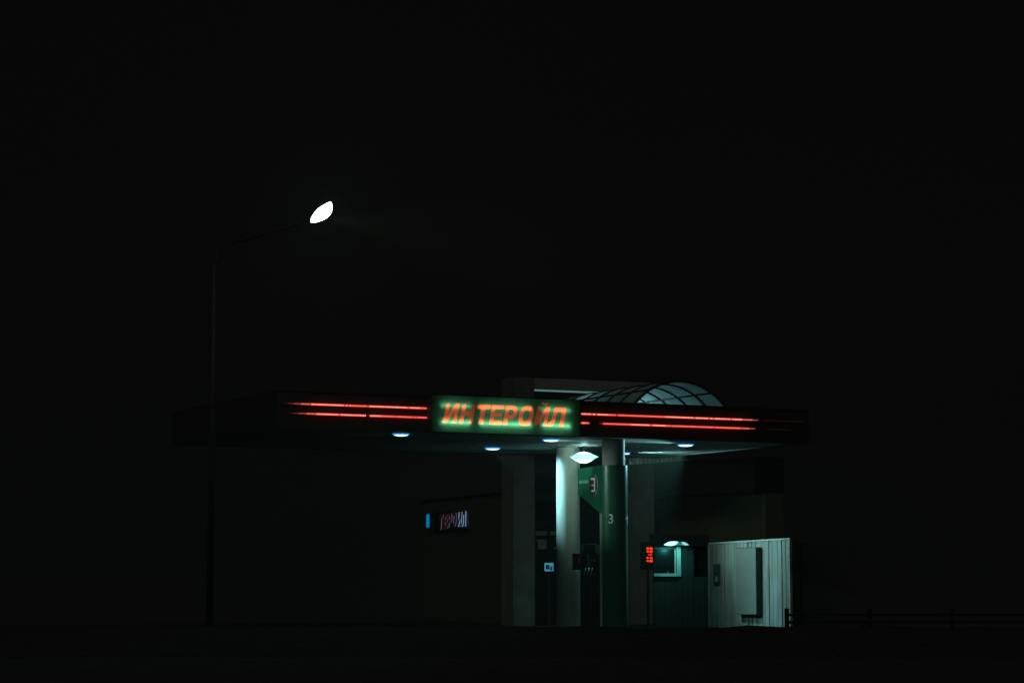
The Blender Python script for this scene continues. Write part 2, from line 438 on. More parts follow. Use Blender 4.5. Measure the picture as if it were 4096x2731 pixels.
Tsh = [(0,0),(1,0),(1,.23),(.67,.23),(.67,1),(.34,1),(.34,.23),(0,.23)]
Esh = [(0,0),(1,0),(1,.21),(.31,.21),(.31,.40),(.93,.40),(.93,.59),(.31,.59),(.31,.78),(1,.78),(1,1),(0,1)]
def half(cx_, cy_, rx, ry, n=12): return [(cx_+rx*abs(math.sin(math.pi*i/n))**.8, cy_-ry*math.cos(math.pi*i/n)) for i in range(n+1)]
Psh = [(0,0)] + half(.55,.345,.45,.345) + [(.33,.69),(.33,1),(0,1)]
Pin = [(.31,.20)] + half(.50,.345,.19,.145) + [(.31,.49)]
Osh = sup(.5,.5); Oin = sup(.215,.29)
Lsh = [(.22,0),(1,0),(1,1),(.72,1),(.72,.24),(.47,.24),(.43,.66),(.38,.84),(.29,.95),(.15,1),(0,1),(0,.79),(.08,.78),(.14,.70),(.17,.52)]
Bsh = [(0,0),(.2,0),(.33,.38),(.5,.48),(.67,.38),(.82,0),(1,0),(.92,.6),(.72,.95),(.5,1.02),(.28,.95),(.09,.6)]
V2 = lambda a, b: Vector((a, b))
LET = [(Ish,None,(V2(318,187),V2(503,191),V2(452,473),V2(253,468))),
       (Hsh,None,(V2(546,195),V2(736,204),V2(685,483),V2(493,478))),
       (Tsh,None,(V2(760,205),V2(953,208),V2(902,489),V2(706,486))),
       (Esh,None,(V2(973,211),V2(1150,215),V2(1102,498),V2(927,493))),
       (Psh,Pin,(V2(1175,219),V2(1352,222),V2(1302,503),V2(1127,498))),
       (Osh,Oin,(V2(1392,220),V2(1598,224),V2(1538,519),V2(1330,513))),
       (Ish,None,(V2(1630,235),V2(1814,240),V2(1757,521),V2(1573,511))),
       (Lsh,None,(V2(1832,243),V2(2051,249),V2(2002,528),V2(1779,522)))]
breve = quadmap((V2(1684,173),V2(1792,174),V2(1788,220),V2(1692,218)), Bsh)
# panel with letter-shaped cut-outs
tiny = .0
holes = []; islands = []; letters = []
for sh, inn, q in LET:
    o_ = quadmap(q, sh); i_ = quadmap(q, inn) if inn else None
    holes.append(o_); letters.append((o_, i_))
    if i_: islands.append(i_)
M_pan = translucent('green_acrylic', (.042,.165,.078), .9, .10, 5)
M_let = translucent('orange_acrylic', (.85,.14,.05), .9, .06, 5)
m = MB().poly(WS, [[(a0,z0),(a1,z0),(a1,z1),(a0,z1)]] + holes + [breve], 0)
for i_ in islands: m.poly(WS, [i_], 0)
m.build('sign_face', M_pan, sg)
for k, (o_, i_) in enumerate(letters):
    m = MB().poly(WS, [o_] + ([i_] if i_ else []), 0)
    if k == 6: m.poly(WS, [breve], 0)
    m.build('letter', M_let, sg)
TD = -.052
M_fl = emit('fluorescent_tube', (.80,1,.92), 26)
M_fl2 = emit('tired_fluorescent_tube', (.80,1,.92), 13)
for row, (yl, yr) in enumerate(((216,296),(458,520))):
    for (x0, x1) in ((235,655),(790,1540),(1690,2100)):
        def yy(x): return yl+(yr-yl)*(x-215)/(2120-215)
        p0 = WS.sz(*cpx((x0,yy(x0)))); p1 = WS.sz(*cpx((x1,yy(x1))))
        MB().tube([WS.pt(p0[0],(p0[1]+p1[1])/2,TD), WS.pt(p1[0],(p0[1]+p1[1])/2,TD)], .013, 10).build('light_tube', M_fl if row else M_fl2, sg, True)

# ------------------------------------------------------------ canopy downlights
M_lens = emit('lamp_lens', (.62,.95,1), 2.0)
def sofpt(px, py): return onplane(px, py, Vector((0,0,SO_H)), Vector((0,0,1)))
def dome(m, c, r, h, n=24, k=6):
    base = len(m.v)
    for j in range(k+1):
        t = (math.pi/2)*j/k; rr = r*math.cos(t); z = -h*math.sin(t)
        for i in range(n): m.v.append(Vector((c.x+rr*math.cos(2*math.pi*i/n), c.y+rr*math.sin(2*math.pi*i/n), c.z+z)))
    for j in range(k):
        for i in range(n):
            a = base+j*n+i; b = base+j*n+(i+1)%n; m.f.append([a,b,b+n,a+n]); m.m.append(m.mi)
def downlight(px, py, r, label, e, sp=112, h=.045, aim=None, bl=.55, colr=(.36,.92,1)):
    c = sofpt(px, py)
    t = thing('ceiling_lamp', c, label, 'ceiling lamp', 'lamps under the canopy')
    MB().tube([c-Vector((0,0,.022)), c-Vector((0,0,.002))], r*1.13, 28).build('lamp_ring', emit('lamp_halo_blue',(.02,.26,.9),1.0), t, False)  # blue halo of the lamp put in as glow on ring and lens edge
    m = MB(); dome(m, c-Vector((0,0,.023)), r, h)
    m.m = [1 if q < 24 else 0 for q in range(len(m.f))]
    m.build('lens', [M_lens, MATS['lamp_halo_blue']], t, True)
    part_lamp('ceiling_lamp_beam', 'SPOT', c-Vector((0,0,.13)), e, colr, None, .09, sp, bl, aim or c-Vector((0,0,3)))
    return c
downlight(1604,1734,.20,'leftmost blue-white lamp under the canopy, left of the sign', 560, 30, aim=(cx2,cy2,3.8), bl=.9, colr=(.6,1,.95))
downlight(1971,1790,.21,'second blue-white canopy lamp from the left, far back under the sign', 1250, 54, aim=(cx1,cy1,3.95), bl=.9, colr=(.30,.84,1))
cA = downlight(2204,1756,.215,'blue-white canopy lamp under the right end of the green sign', 190, 76, aim=Vector((2.2,63.6,4.75)), bl=1.0, colr=(.58,1,.90))
downlight(2742,1776,.215,'rightmost blue-white canopy lamp, below the arched rooflight', 1000, 74, aim=(cx2,cy2,3.9), bl=.6)
cB = downlight(2508,1809,.085,'smallest canopy lamp, beside the top of the concrete column', 36, 178, .04, bl=.1)
# open bulb floodlight at the back edge
fp = P(2335, 1826, 64.55)
fl = thing('canopy_floodlight', Vector((fp.x,fp.y,SO_H)), 'brightest lamp, glaring between the white column and the green wing', 'floodlight')
MB().tube([Vector((fp.x,fp.y,SO_H-.002)), fp+Vector((0,0,.14))], .018, 12).build('hanging_rod', M_dark, fl)
m = MB()
n_ = 12
m.tube([fp+Vector((0,0,-.03+.07*math.cos(math.pi*j/n_))) for j in range(n_+1)], [max(.004,.07*math.sin(math.pi*j/n_)) for j in range(n_+1)], 20)
m.build('globe', emit('globe_glass',(.75,1,.98),75), fl, True)
prof = [(.04,.135),(.11,.125),(.19,.10),(.27,.065),(.35,.03),(.42,-.005),(.36,-.04),(.29,-.08),(.21,-.125),(.13,-.16),(.06,-.178),(.005,-.182)]
sh = MB(); NS = 36
for (rr_, zz_) in prof:
    for i in range(NS):
        t_ = 2*math.pi*i/NS; sh.v.append(fp+Vector((rr_*math.cos(t_), rr_*math.sin(t_), zz_)))
for j in range(len(prof)-1):
    for i in range(NS):
        q = j*NS+i; w2 = j*NS+(i+1)%NS; sh.f.append([q,w2,w2+NS,q+NS]); sh.m.append(0)
sh.build('glare_shade', translucent('glare_glass', (.42,.62,.60), .93, .03, 4), fl, True)  # added shade, shaped to stand for the glare round the lamp
part_lamp('canopy_floodlight_glow', 'POINT', fp+Vector((0,-.52,.13)), 5, (.5,1,.98), None, .05)

part_lamp('ceiling_lamp_side_beam', 'SPOT', cB-Vector((-.15,0,.14)), 640, (.42,.96,1), None, .1, 100, .9, Vector((7.6,68.2,3.6)))

# ------------------------------------------------------------ fuel dispenser between the columns
dW = Wall(2360, HZ, 62.9, 0)
d0, dz0 = dW.sz(2322,2174); d1 = dW.sz(2399,2174)[0]
disp = thing('fuel_dispenser', ((d0+d1)/2, 62.9, .15), 'black fuel dispenser with hoses standing between the two columns', 'fuel pump')
MB().slab(dW, d0+.04, d1-.02, .15, dW.sz(2360,2212)[1], 0, -.45).build('body', M_black, disp, bevel=.015)
MB().slab(dW, d0+.10, d1-.12, dW.sz(2360,2212)[1], dz0, -.03, -.42).build('head', M_dark, disp, bevel=.02)
MB().slab(dW, d0+.02, d0+.098, dW.sz(2360,2206)[1]+.02, dz0-.005, -.05, -.4).build('side_cap', M_conc, disp)
MB().slab(dW, d1-.118, d1+.0, dW.sz(2360,2212)[1]+.02, dz0-.02, -.05, -.4).build('side_cap', M_conc, disp)
e0, ez0 = dW.sz(2290,2212); e1, ez1 = dW.sz(2325,2278)
bx = MB().slab(dW, e0, e1, ez1, ez0, .12, -.25).build('display_box', M_black, disp, bevel=.012)
m = MB()
for py in (2229,2237,2245):
    q0 = dW.sz(2314,py); q1 = dW.sz(2320,py+5)
    m.slab(dW, q0[0], q1[0], q1[1], q0[1], .1215, .124)
m.build('digit', emit('dim_digit',(.9,.08,.03),.035), bx)
q0 = dW.sz(2350.5,2217); q1 = dW.sz(2356,2267)
MB().slab(dW, q0[0], q1[0], q1[1], q0[1], .001, .06).build('nozzle_holder', M_steel, disp, bevel=.008)
for k in range(3):
    x = 2339+k*13
    p0 = dW.sz(x+5, 2270); p1 = dW.sz(x-4, 2300)
    A_ = dW.pt(p0[0], p0[1], .10); B_ = dW.pt(p1[0], p1[1], .16)
    nz = MB().tube([A_, A_.lerp(B_,.5)+Vector((0,-.02,.02)), B_], [.012,.018,.02], 8).build('nozzle', M_steel, disp, True)
    hs = [B_, B_+Vector((-.02,-.03,-.3)), B_+Vector((.02,-.06,-.7)), B_+Vector((.08,-.02,-.95)), B_+Vector((.12,.1,-.8)), B_+Vector((.10,.14,-.3))]
    pts = []
    for i in range(25):
        t_ = i/24*(len(hs)-1); j = min(int(t_), len(hs)-2); pts.append(hs[j].lerp(hs[j+1], t_-j))
    MB().tube(pts, .014, 8).build('hose', M_rubber, disp, True)
for x in (2364.5, 2375):
    q0 = dW.sz(x,2236); q1 = dW.sz(x+5,2246)
    MB().slab(dW, q0[0], q1[0], q1[1], q0[1], .001, .01).build('button', M_steel, disp)

# ------------------------------------------------------------ portal frame of the shop behind
WP = Wall(2055, HZ, 75, UA)
por = thing('shop_portal', WP.pt(1.5,0,-.3), 'tall pale square portal frame rising behind the canopy', 'portal')
pa, ptop = WP.sz(2053,1507); pb = WP.sz(2138,1600)[0]; pc = WP.sz(2530,1600)[0]; pd_ = WP.sz(2614,1600)[0]
pbot = WP.sz(2138,1556)[1]
MB().slab(WP, pa, pb-.003, 0, ptop-.002, 0, -.9).build('pillar', M_pillar, por)
MB().slab(WP, pc, pd_, 0, ptop-.002, 0, -.9).build('pillar', M_pillar, por)
bm_ = MB()
for i in range(6):
    x0 = pa + (pd_+.0-pa)*i/6 ; x1 = pa+(pd_-pa)*(i+1)/6-.012
    if i == 0: x0 = pb
    bm_.slab(WP, max(x0,pb), x1, pbot, ptop, .004, -.9)
bm_.build('beam', M_beige, por)
MB().slab(WP, pb+.02, pc-.5, pbot-.055, pbot-.003, -.02, -.1).build('lit_underside_strip', emit('underside_glow',(.45,.9,.85),.22), por)  # glowing strip added in place of light on the beam's underside

# shop front behind the portal
WF = Wall(2060, HZ, 78.5, UA)
shop = thing('shop_building', WF.pt(3,0,-3), 'dark shopfront with grey panes seen behind the pale column', 'building')
s0 = WF.sz(2060,2000)[0]; s1 = WF.sz(2640,2000)[0]
MB().slab(WF, s0, s1, 0, 5.2, -.02, -1.2).build('wall', M_dark, shop)
M_pane = mat('dusty_pane', (.16,.20,.19), .35, 0, .2, 2)
for (x0,y0,x1,y1) in ((2138,2123,2186,2140),(2200,2123,2228,2140),(2152,2156,2186,2195),(2138,2156,2150,2164),(2214,2187,2228,2195)):
    q0 = WF.sz(x0,y0); q1 = WF.sz(x1,y1)
    fr = MB().slab(WF, q0[0]-.03, q1[0]+.03, q1[1]-.03, q0[1]+.03, 0.0, -.015).build('window', M_black, shop)
    MB().slab(WF, q0[0], q1[0], q1[1], q0[1], .004, .012).build('pane', emit('dim_lit_pane',(.35,.55,.50),.022), fr)
for (x0,y0,x1,y1) in ((2138,1912,2230,1965),(2138,2004,2230,2080)):
    q0 = WF.sz(x0,y0); q1 = WF.sz(x1,y1)
    MB().slab(WF, q0[0], q1[0], q1[1], q0[1], .0, .015).build('window', M_glass, shop)
# glowing blue screen
WL = Wall(2196, HZ, 74, 8)
q0 = WL.sz(2178,2250); q1 = WL.sz(2214,2283)
scn = thing('lit_screen', WL.pt((q0[0]+q1[0])/2, 0, 0), 'small glowing blue screen left of the white column', 'screen')
MB().slab(WL, q0[0]-.02, q1[0]+.02, q1[1]-.02, q0[1]+.02, -.004, -.1).build('screen_case', M_black, scn)
mm = MB(); mm.tube([WL.pt((q0[0]+q1[0])/2,0.004,-.05), WL.pt((q0[0]+q1[0])/2,q1[1]-.022,-.05)], .04, 10); mm.build('stand', M_dark, scn)
pn = MB().slab(WL, q0[0], q1[0], q1[1], q0[1], 0, -.003).build('screen_panel', emit('screen_glow',(.10,.60,.85),.42), scn)
def spx(x0,y0,x1,y1,name,m_,o=.002):
    r0 = WL.sz(x0,y0); r1 = WL.sz(x1,y1)
    MB().slab(WL, r0[0], r1[0], r1[1], r0[1], o-.0015, o).build(name, m_, pn)
spx(2183,2258,2198,2276,'picture',emit('screen_dark',(.09,.10,.35),.10))
spx(2185,2267,2196,2275,'picture',emit('screen_red',(.5,.05,.08),.10),.004)
spx(2203,2262,2210,2281,'picture',emit('screen_red2',(.35,.06,.15),.14))
spx(2199,2270,2202.5,2279,'picture',emit('screen_dark',(.09,.10,.35),.10))

# ------------------------------------------------------------ low building on the left with channel letters
VA = -70.0
WLb = Wall(2060, HZ, 77, VA)
lb = thing('roadside_building', WLb.pt(-4,0,-2), 'low dark olive building far left behind the canopy, lettered in red', 'building')
l0, lz0 = WLb.sz(1690,2001); l1, lz1 = WLb.sz(2060,1962)
MB().slab(WLb, l0, l1, 0, (lz0+lz1)/2, 0, -.75).build('wall', M_olive, lb)
MB().slab(WLb, l0-.05, l1+.05, (lz0+lz1)/2, (lz0+lz1)/2+.07, .05, -.75).build('coping', M_olive, lb)
q0, q1 = WLb.sz(1740,2115), WLb.sz(1880,2040)
cs = thing('channel_letter_sign', WLb.pt((q0[0]+q1[0])/2, q0[1], .05), 'row of red letters with blue-white edges on the olive building', 'sign')
MB().slab(WLb, q0[0], q1[0]+.05, WLb.sz(1810,2122)[1], WLb.sz(1810,2042)[1], 0.002, .03).build('backing_board', M_black, cs)
M_cf = emit('letter_face_red', (.75,.05,.03), .028)
M_ce = emit('letter_edge_glow', (.30,.60,1), .45)
M_ce2 = emit('letter_edge_dim', (.35,.62,1), .10)
def chan(sh, inn, x0, x1, yt0, yt1, h, edge, slant=3.0):
    def mp(pts):
        o = []
        for u, v in pts:
            x = x0+(x1-x0)*u - slant*v; yt = yt0+(yt1-yt0)*u; o.append(WLb.sz(x, yt+h*v))
        return o
    O = mp(sh); I = mp(inn) if inn else None
    lt = MB().poly(WLb, [O]+([I] if I else []), .10).build('letter', M_cf, cs)
    w_ = MB().walls(WLb, O, .065, .099)
    if I: w_.walls(WLb, I, .065, .099)
    w_.build('letter_side', edge, lt)
chan(Tsh,None,1766,1782,2062,2058,58,M_ce2)
chan(Esh,None,1788,1802,2056,2053,58,M_ce2)
chan(Psh,Pin,1803,1818,2053,2050,56,M_ce2)
chan(Osh,Oin,1821,1836,2050,2047,56,M_ce2)
chan(Ish,None,1841,1857,2048,2046,58,M_ce)
chan(Lsh,None,1856,1872,2046,2043,60,M_ce,1.0)
q0 = WLb.sz(1711,2057); q1 = WLb.sz(1722,2108)
bl = thing('blue_lightbox', WLb.pt(q0[0],q1[1],0), 'narrow glowing blue strip at the left end of the olive wall', 'light box')
MB().slab(WLb, q0[0]-.03, q1[0]+.03, q1[1]-.03, q0[1]+.03, .002, .04).build('lightbox_case', M_black, bl)
bz = MB()
nseg = 10
bz.slab(WLb, q0[0], q1[0], q1[1], q0[1], .043, .06)
bz.build('lightbox_face', emit('blue_face',(.0,.30,.75),.55), bl)

# ------------------------------------------------------------ dark slab roof and wall at the right rear
WR = Wall(2500, HZ, 80, -50)
rr = thing('rear_building', WR.pt(2,0,-2), 'faint building at the right rear under a deep black roof slab', 'building')
r0, rz0 = WR.sz(2480,1860); r1, rz1 = WR.sz(3060,1860)
zr_top = WR.sz(2520,1857)[1]; zr_bot = WR.sz(2700,1985)[1]
MB().slab(WR, r0, r1, zr_bot, zr_top, .5, -.9).build('roof', M_black, rr)
MB().slab(WR, r0, r1, 0, zr_bot-.003, 0, -.85).build('wall', M_olive, rr)
# pale corrugated panel hanging just behind the canopy back edge
WB = W0.shifted(-(DEP+.9))
g0, gz0 = WB.sz(2515,1800); g1 = WB.sz(2760,1800)[0]
gt = WB.sz(2640,1822)[1]
tz0, tz1 = WB.sz(2515,1859)[1], WB.sz(2735,1838)[1]
m = MB(); n_ = 60
for i in range(n_):
    s0_, s1_ = g0+(g1-g0)*i/n_, g0+(g1-g0)*(i+1)/n_
    b0_, b1_ = tz0+(tz1-tz0)*i/n_, tz0+(tz1-tz0)*(i+1)/n_
    oa = .035*math.sin(i*math.pi/2+.4); ob = .035*math.sin((i+1)*math.pi/2+.4)
    m.quad([WB.pt(s0_,b0_,oa), WB.pt(s1_,b1_,ob), WB.pt(s1_,SO_H+.1,ob), WB.pt(s0_,SO_H+.1,oa)])
hang = m.build('corrugated_gable', mat('zinc_sheet',(.55,.6,.58),.45,.2,.3,6), None)
tag(hang, 'pale corrugated sheet wedge catching light behind the canopy', 'roof sheet')
MB().slab(WB, g0-.05, g1+.05, SO_H+.1, SO_H+.16, .06, -.06).build('hanger_rail', M_dark, hang)
md = hang.modifiers.new('thick','SOLIDIFY'); md.thickness = .012

# ------------------------------------------------------------ red digit display
WD = Wall(2598, HZ, 73.0, UA)
q0 = WD.sz(2577,2166); q1 = WD.sz(2619,2277)
pdp = thing('price_display', WD.pt((q0[0]+q1[0])/2, 0, -.1), 'black box with glowing red digit rows beside the service window', 'display')
ph = MB().slab(WD, q0[0], q1[0], q1[1], q0[1], 0, -.275).build('display_case', mat('display_black',(.012,.012,.012),.6,0,.1,3), pdp, bevel=.012)
MB().slab(WD, (q0[0]+q1[0])/2-.03, (q0[0]+q1[0])/2+.03, 0.004, q1[1]-.002, -.08, -.14).build('post', M_black, pdp)
M_dig = emit('red_digit', (1,.05,.012), 1.0)
def blob(x0,y0,x1,y1,rn=.35):
    (a_,zt_),(b_,zb_) = WD.sz(x0,y0), WD.sz(x1,y1)
    pts = [( (a_+b_)/2 + (b_-a_)/2*abs(math.cos(t_))**.6*(1 if math.cos(t_)>=0 else -1), (zt_+zb_)/2+(zt_-zb_)/2*abs(math.sin(t_))**.6*(1 if math.sin(t_)>=0 else -1)) for t_ in [2*math.pi*i/16 for i in range(16)]]
    m = MB().poly(WD, [pts], .006); m.walls(WD, pts, .0, .006); m.build('digit', M_dig, ph)
for r_ in ((2585,2187,2596.5,2197),(2598,2187,2611,2198),(2586,2199.5,2597,2209),(2598,2199.5,2611,2210.5),(2592,2214.5,2609,2219.5),
           (2585.5,2225.5,2595,2234),(2599,2225,2610,2235),(2586,2238,2596.5,2246),(2598,2237,2611,2248)): blob(*r_)

# ------------------------------------------------------------ service kiosk
WK = Wall(2700, HZ, 74.0, 4)
kx0, kt = WK.sz(2612,2183); kx1 = WK.sz(2838,2183)[0]
ki = thing('service_kiosk', WK.pt((kx0+kx1)/2,0,-1), 'small kiosk with a teal-lit service window under a lit awning', 'kiosk')
wa0, wz1 = WK.sz(2620,2192); wa1, wz0 = WK.sz(2702,2292)
fa1 = WK.sz(2724,2292)[0]; sz0 = WK.sz(2650,2304)[1]
da0, dz1 = WK.sz(2775,2168); dz_ = WK.sz(2775,2306)[1]
m = MB()
k = kx0; stp = .19
while k < kx1-.01:      # plank cladding, gaps for the openings
    e = min(k+stp-.008, kx1)
    if e < fa1 or k < fa1-.1:
        m.slab(WK, k, e, .0, sz0, 0, -.08)
    elif k < da0-.02:
        m.slab(WK, k, min(e,da0-.03), .0, kt, 0, -.08)
    else:
        m.slab(WK, k, e, .0, dz_, 0, -.08)
    k += stp
m.slab(WK, kx0+.4, kx1, 0, kt, -.6, -2.2)
m.build('wall', M_kiosk, ki)
fr = MB().slab(WK, fa1-.135, fa1, sz0+.003, kt-.01, .05, -.1).slab(WK, wa1-.02, wa1+.012, sz0+.09, kt-.06, -.02, -.08).build('window_frame', M_white, ki)
MB().slab(WK, wa0-.1, wa1+.01, kt-.10, kt-.03, 0, -.08).build('lintel', M_kiosk, ki)
MB().slab(WK, kx0+.02, fa1-.137, sz0, wz0, .09, -.1).build('sill', M_white, ki)
MB().slab(WK, kx0, wa1-.021, wz0+.002, kt-.105, -.05, -.06).build('window_pane', M_glass, ki)
h0 = WK.sz(2672,2292)[0]; MB().tube([WK.pt(h0,wz0,.03), WK.pt(h0,WK.sz(2672,2283)[1],.03)], .010, 8).build('bell_post', M_white, ki)
MB().slab(WK, da0, kx1-.0, dz_+.002, dz1, -.12, -.14).build('window_pane', M_glass, ki)
MB().slab(WK, da0-.029, da0-.001, dz_-.05, dz1, .02, -.12).build('window_post', M_kiosk, ki)
aw = MB()
z_a = WK.sz(2700,2186)[1]
aw.hexa([WK.pt(kx0-.1,z_a,.0), WK.pt(kx1,z_a,.0), WK.pt(kx1,z_a+.42,-.2), WK.pt(kx0-.1,z_a+.42,-.2)],
        [WK.pt(kx0-.1,z_a-.0,.62), WK.pt(kx1-.1,z_a-.0,.62), WK.pt(kx1-.1,z_a+.05,.62), WK.pt(kx0-.1,z_a+.05,.62)])
aw.build('awning', mat('awning_black',(.012,.014,.014),.8,0,.1,3), ki)
ka, kz = WK.sz(2703,2173)
WKf = WK.shifted(.66)
kl = thing('awning_lamp', WKf.pt(WKf.sz(2700,2173)[0], WKf.sz(2700,2180)[1], 0), 'glowing teal lamp on the awning of the service kiosk', 'lamp')
def lens_blob(pts, o0, o1, m_, nm):
    r_ = pixpoly(WKf, pts); MB().poly(WKf, [r_], o1).walls(WKf, r_, o0, o1).poly(WKf, [r_], o0).build(nm, m_, kl)
lens_blob([(2655,2178),(2668,2169),(2680,2165),(2700,2164),(2712,2166),(2707,2173),(2698,2179),(2684,2182),(2668,2181)], 0, .06, emit('teal_lamp_glass',(.38,1,.88),2.2), 'lens')
lens_blob([(2726,2166),(2738,2167),(2748,2173),(2755,2179),(2740,2180),(2730,2176)], 0, .06, emit('teal_lamp_glass_small',(.30,.85,.72),1.0), 'lens')
lens_blob([(2713,2166.5),(2725,2166.5),(2729,2176),(2739,2180),(2700,2180),(2708,2173.5)], 0, .05, emit('teal_lamp_middle',(.06,.40,.36),.5), 'lens_middle')
q0 = WKf.sz(2645,2182.5); q1 = WKf.sz(2765,2185.5)
MB().slab(WKf, q0[0], q1[0], q1[1], q0[1], .07, -.04).build('lamp_tray', M_dark, kl)
lk = WK.pt(WK.sz(2668,2190)[0], WK.sz(2690,2192)[1], .55)
part_lamp('awning_lamp_glow', 'SPOT', lk, 24, (.16,1,.92), None, .06, 165, .3, lk+Vector((.0,.35,-1)))

# ------------------------------------------------------------ storage container
dL, dR_ = 72.0, 66.3
cL, cR = Vector((*xy(2838,dL),0)), Vector((*xy(3163,dR_),0))
WCn = wall_from(cL, cR); LC = (cR-cL).length
ct = thing('storage_container', (cL+cR)/2-WCn.n*1.2, 'pale ribbed metal container lit on its long side at the right', 'container')
ztL, ztR = P(2838,2170,dL).z, P(3163,2150,dR_).z
m = MB(); NR = 20
m.quad([WCn.pt(0,.02,0)-WCn.n*.03, WCn.pt(LC,.02,0)-WCn.n*.03, WCn.pt(LC,ztR-.03,0)-WCn.n*.03, WCn.pt(0,ztL-.03,0)-WCn.n*.03])
for i in range(NR):
    s0_ = LC*i/NR; s1_ = LC*(i+1)/NR-.026
    za, zb_ = ztL+(ztR-ztL)*s0_/LC-.05, ztL+(ztR-ztL)*s1_/LC-.05
    off = random.choice((0,0,.006,.012,-.004)) ; tl = random.uniform(-.016,.016)
    m.quad([WCn.pt(s0_,.03,off-tl), WCn.pt(s1_,.03,off+tl), WCn.pt(s1_,zb_,off+tl), WCn.pt(s0_,za,off-tl)])
    m.quad([WCn.pt(s1_,.03,off+tl), WCn.pt(s1_,.03,-.03), WCn.pt(s1_,zb_,-.03), WCn.pt(s1_,zb_,off+tl)])
    m.quad([WCn.pt(s0_,.03,-.03), WCn.pt(s0_,.03,off-tl), WCn.pt(s0_,za,off-tl), WCn.pt(s0_,za,-.03)])
cw = m.build('side_wall', M_cont, ct)
m = MB()
m.hexa([WCn.pt(0,ztL-.055,-.03), WCn.pt(LC,ztR-.055,-.03), WCn.pt(LC,ztR,-.03), WCn.pt(0,ztL,-.03)],
       [WCn.pt(0,ztL-.05,.03), WCn.pt(LC,ztR-.05,.03), WCn.pt(LC,ztR,.03), WCn.pt(0,ztL,.03)])
m.build('top_rail', M_white, ct)
MB().slab(WCn, -.03, .03, .02, ztL-.06, -.05, .035).build('corner_post', M_white, ct)
MB().slab(WCn, LC-.05, LC+.01, .02, ztR-.06, -.05, .035).build('corner_post', M_white, ct)
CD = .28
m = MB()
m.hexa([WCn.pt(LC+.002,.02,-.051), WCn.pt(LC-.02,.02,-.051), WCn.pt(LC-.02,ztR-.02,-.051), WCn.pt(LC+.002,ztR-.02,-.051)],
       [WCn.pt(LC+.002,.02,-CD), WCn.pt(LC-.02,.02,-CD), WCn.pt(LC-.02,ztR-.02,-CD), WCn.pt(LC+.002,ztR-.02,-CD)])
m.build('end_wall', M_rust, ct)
m = MB().slab(WCn, .02, LC-.03, .02, min(ztL,ztR)-.1, -2.2, -CD-.002).build('rear_body', mat('rear_dark_paint',(.07,.07,.065),.8), ct)
# wall cabinet
def zlin(px, py, s): return
c0 = WCn.sz(2941,2190); c1 = WCn.sz(3022,2190)
PR = .22
WCab = WCn.shifted(PR)
k0 = WCab.sz(2941.5,2191); k1 = WCab.sz(3021.5,2189); kb_ = WCab.sz(2980,2455)[1]
ztop = (k0[1]+k1[1])/2
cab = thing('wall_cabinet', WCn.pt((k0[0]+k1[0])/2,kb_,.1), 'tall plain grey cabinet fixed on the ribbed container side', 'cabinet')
MB().slab(WCn, k0[0]-.035, k1[0]+.006, kb_-.012, ztop+.012, .035, PR-.03).build('cabinet_body', mat('cabinet_shaded_side',(.035,.037,.035),.6,0,.08,2), cab)  # shade painted in: body darkened so its side reads as unlit
MB().slab(WCn, k0[0]+.008, k1[0]-.002, kb_, ztop-.006, PR-.028, PR).build('cabinet_door', mat('cabinet_door_grey',(.30,.28,.245),.5,0,.08,2), cab, bevel=.008)
# poster
p0 = WCn.shifted(.02).sz(2855,2255); p1 = WCn.shifted(.02).sz(2880,2339)
po = thing('safety_notice', WCn.pt((p0[0]+p1[0])/2,p1[1],.02), 'narrow dark notice with a white figure on the container end', 'notice')
nb_ = MB().slab(WCn, p0[0], p1[0], p1[1], p0[1], .014, .03).build('notice_board', mat('notice_teal',(.03,.07,.065),.5), po)
W2 = WCn.shifted(.033)
MB().poly(W2, [pixpoly(W2, [(2861,2306),(2866,2302),(2870,2306),(2871,2318),(2868,2325),(2863,2326),(2859,2322)])], 0).build('picture', mat('notice_white',(.42,.5,.5),.5), nb_)
MB().poly(W2, [pixpoly(W2, [(2872,2308),(2877,2306),(2877,2322),(2873,2326),(2871.5,2320)])], 0).build('picture', mat('notice_red',(.22,.09,.08),.5), nb_)
m = MB()
for (x0,y0,x1,y1) in ((2859,2260,2866,2262.5),(2859,2280,2875,2283),(2860,2268,2872,2269.5)):
    m.poly(W2, [pixpoly(W2, [(x0,y0),(x1,y0),(x1,y1),(x0,y1)])], 0)
m.build('lettering', mat('notice_grey',(.14,.2,.19),.5), nb_)

# ------------------------------------------------------------ black rail fence in front of the container
WRl = Wall(3147, HZ, 51.5, 3)
rf = thing('rail_fence', WRl.pt(0,0,0), 'black post and rail barrier at the foot of the container', 'fence')
q0 = WRl.sz(3139,2432); q1 = WRl.sz(3155,2432)
MB().slab(WRl, q0[0], q1[0], 0.004, q0[1], .04, -.05).build('post', M_black, rf, bevel=.008)
for k in range(1,4):
    MB().slab(WRl, q0[0]+k*1.9, q1[0]+k*1.9, 0.004, q0[1], .04, -.05).build('post', M_black, rf, bevel=.008)
for (ya,yb) in ((2453,2463),(2481,2493)):
    za = WRl.sz(3160,ya)[1]; zb_ = WRl.sz(3160,yb)[1]
    MB().slab(WRl, q1[0]-.01, q1[0]+5.7, zb_, za, .039, .005).build('rail', M_black, rf)

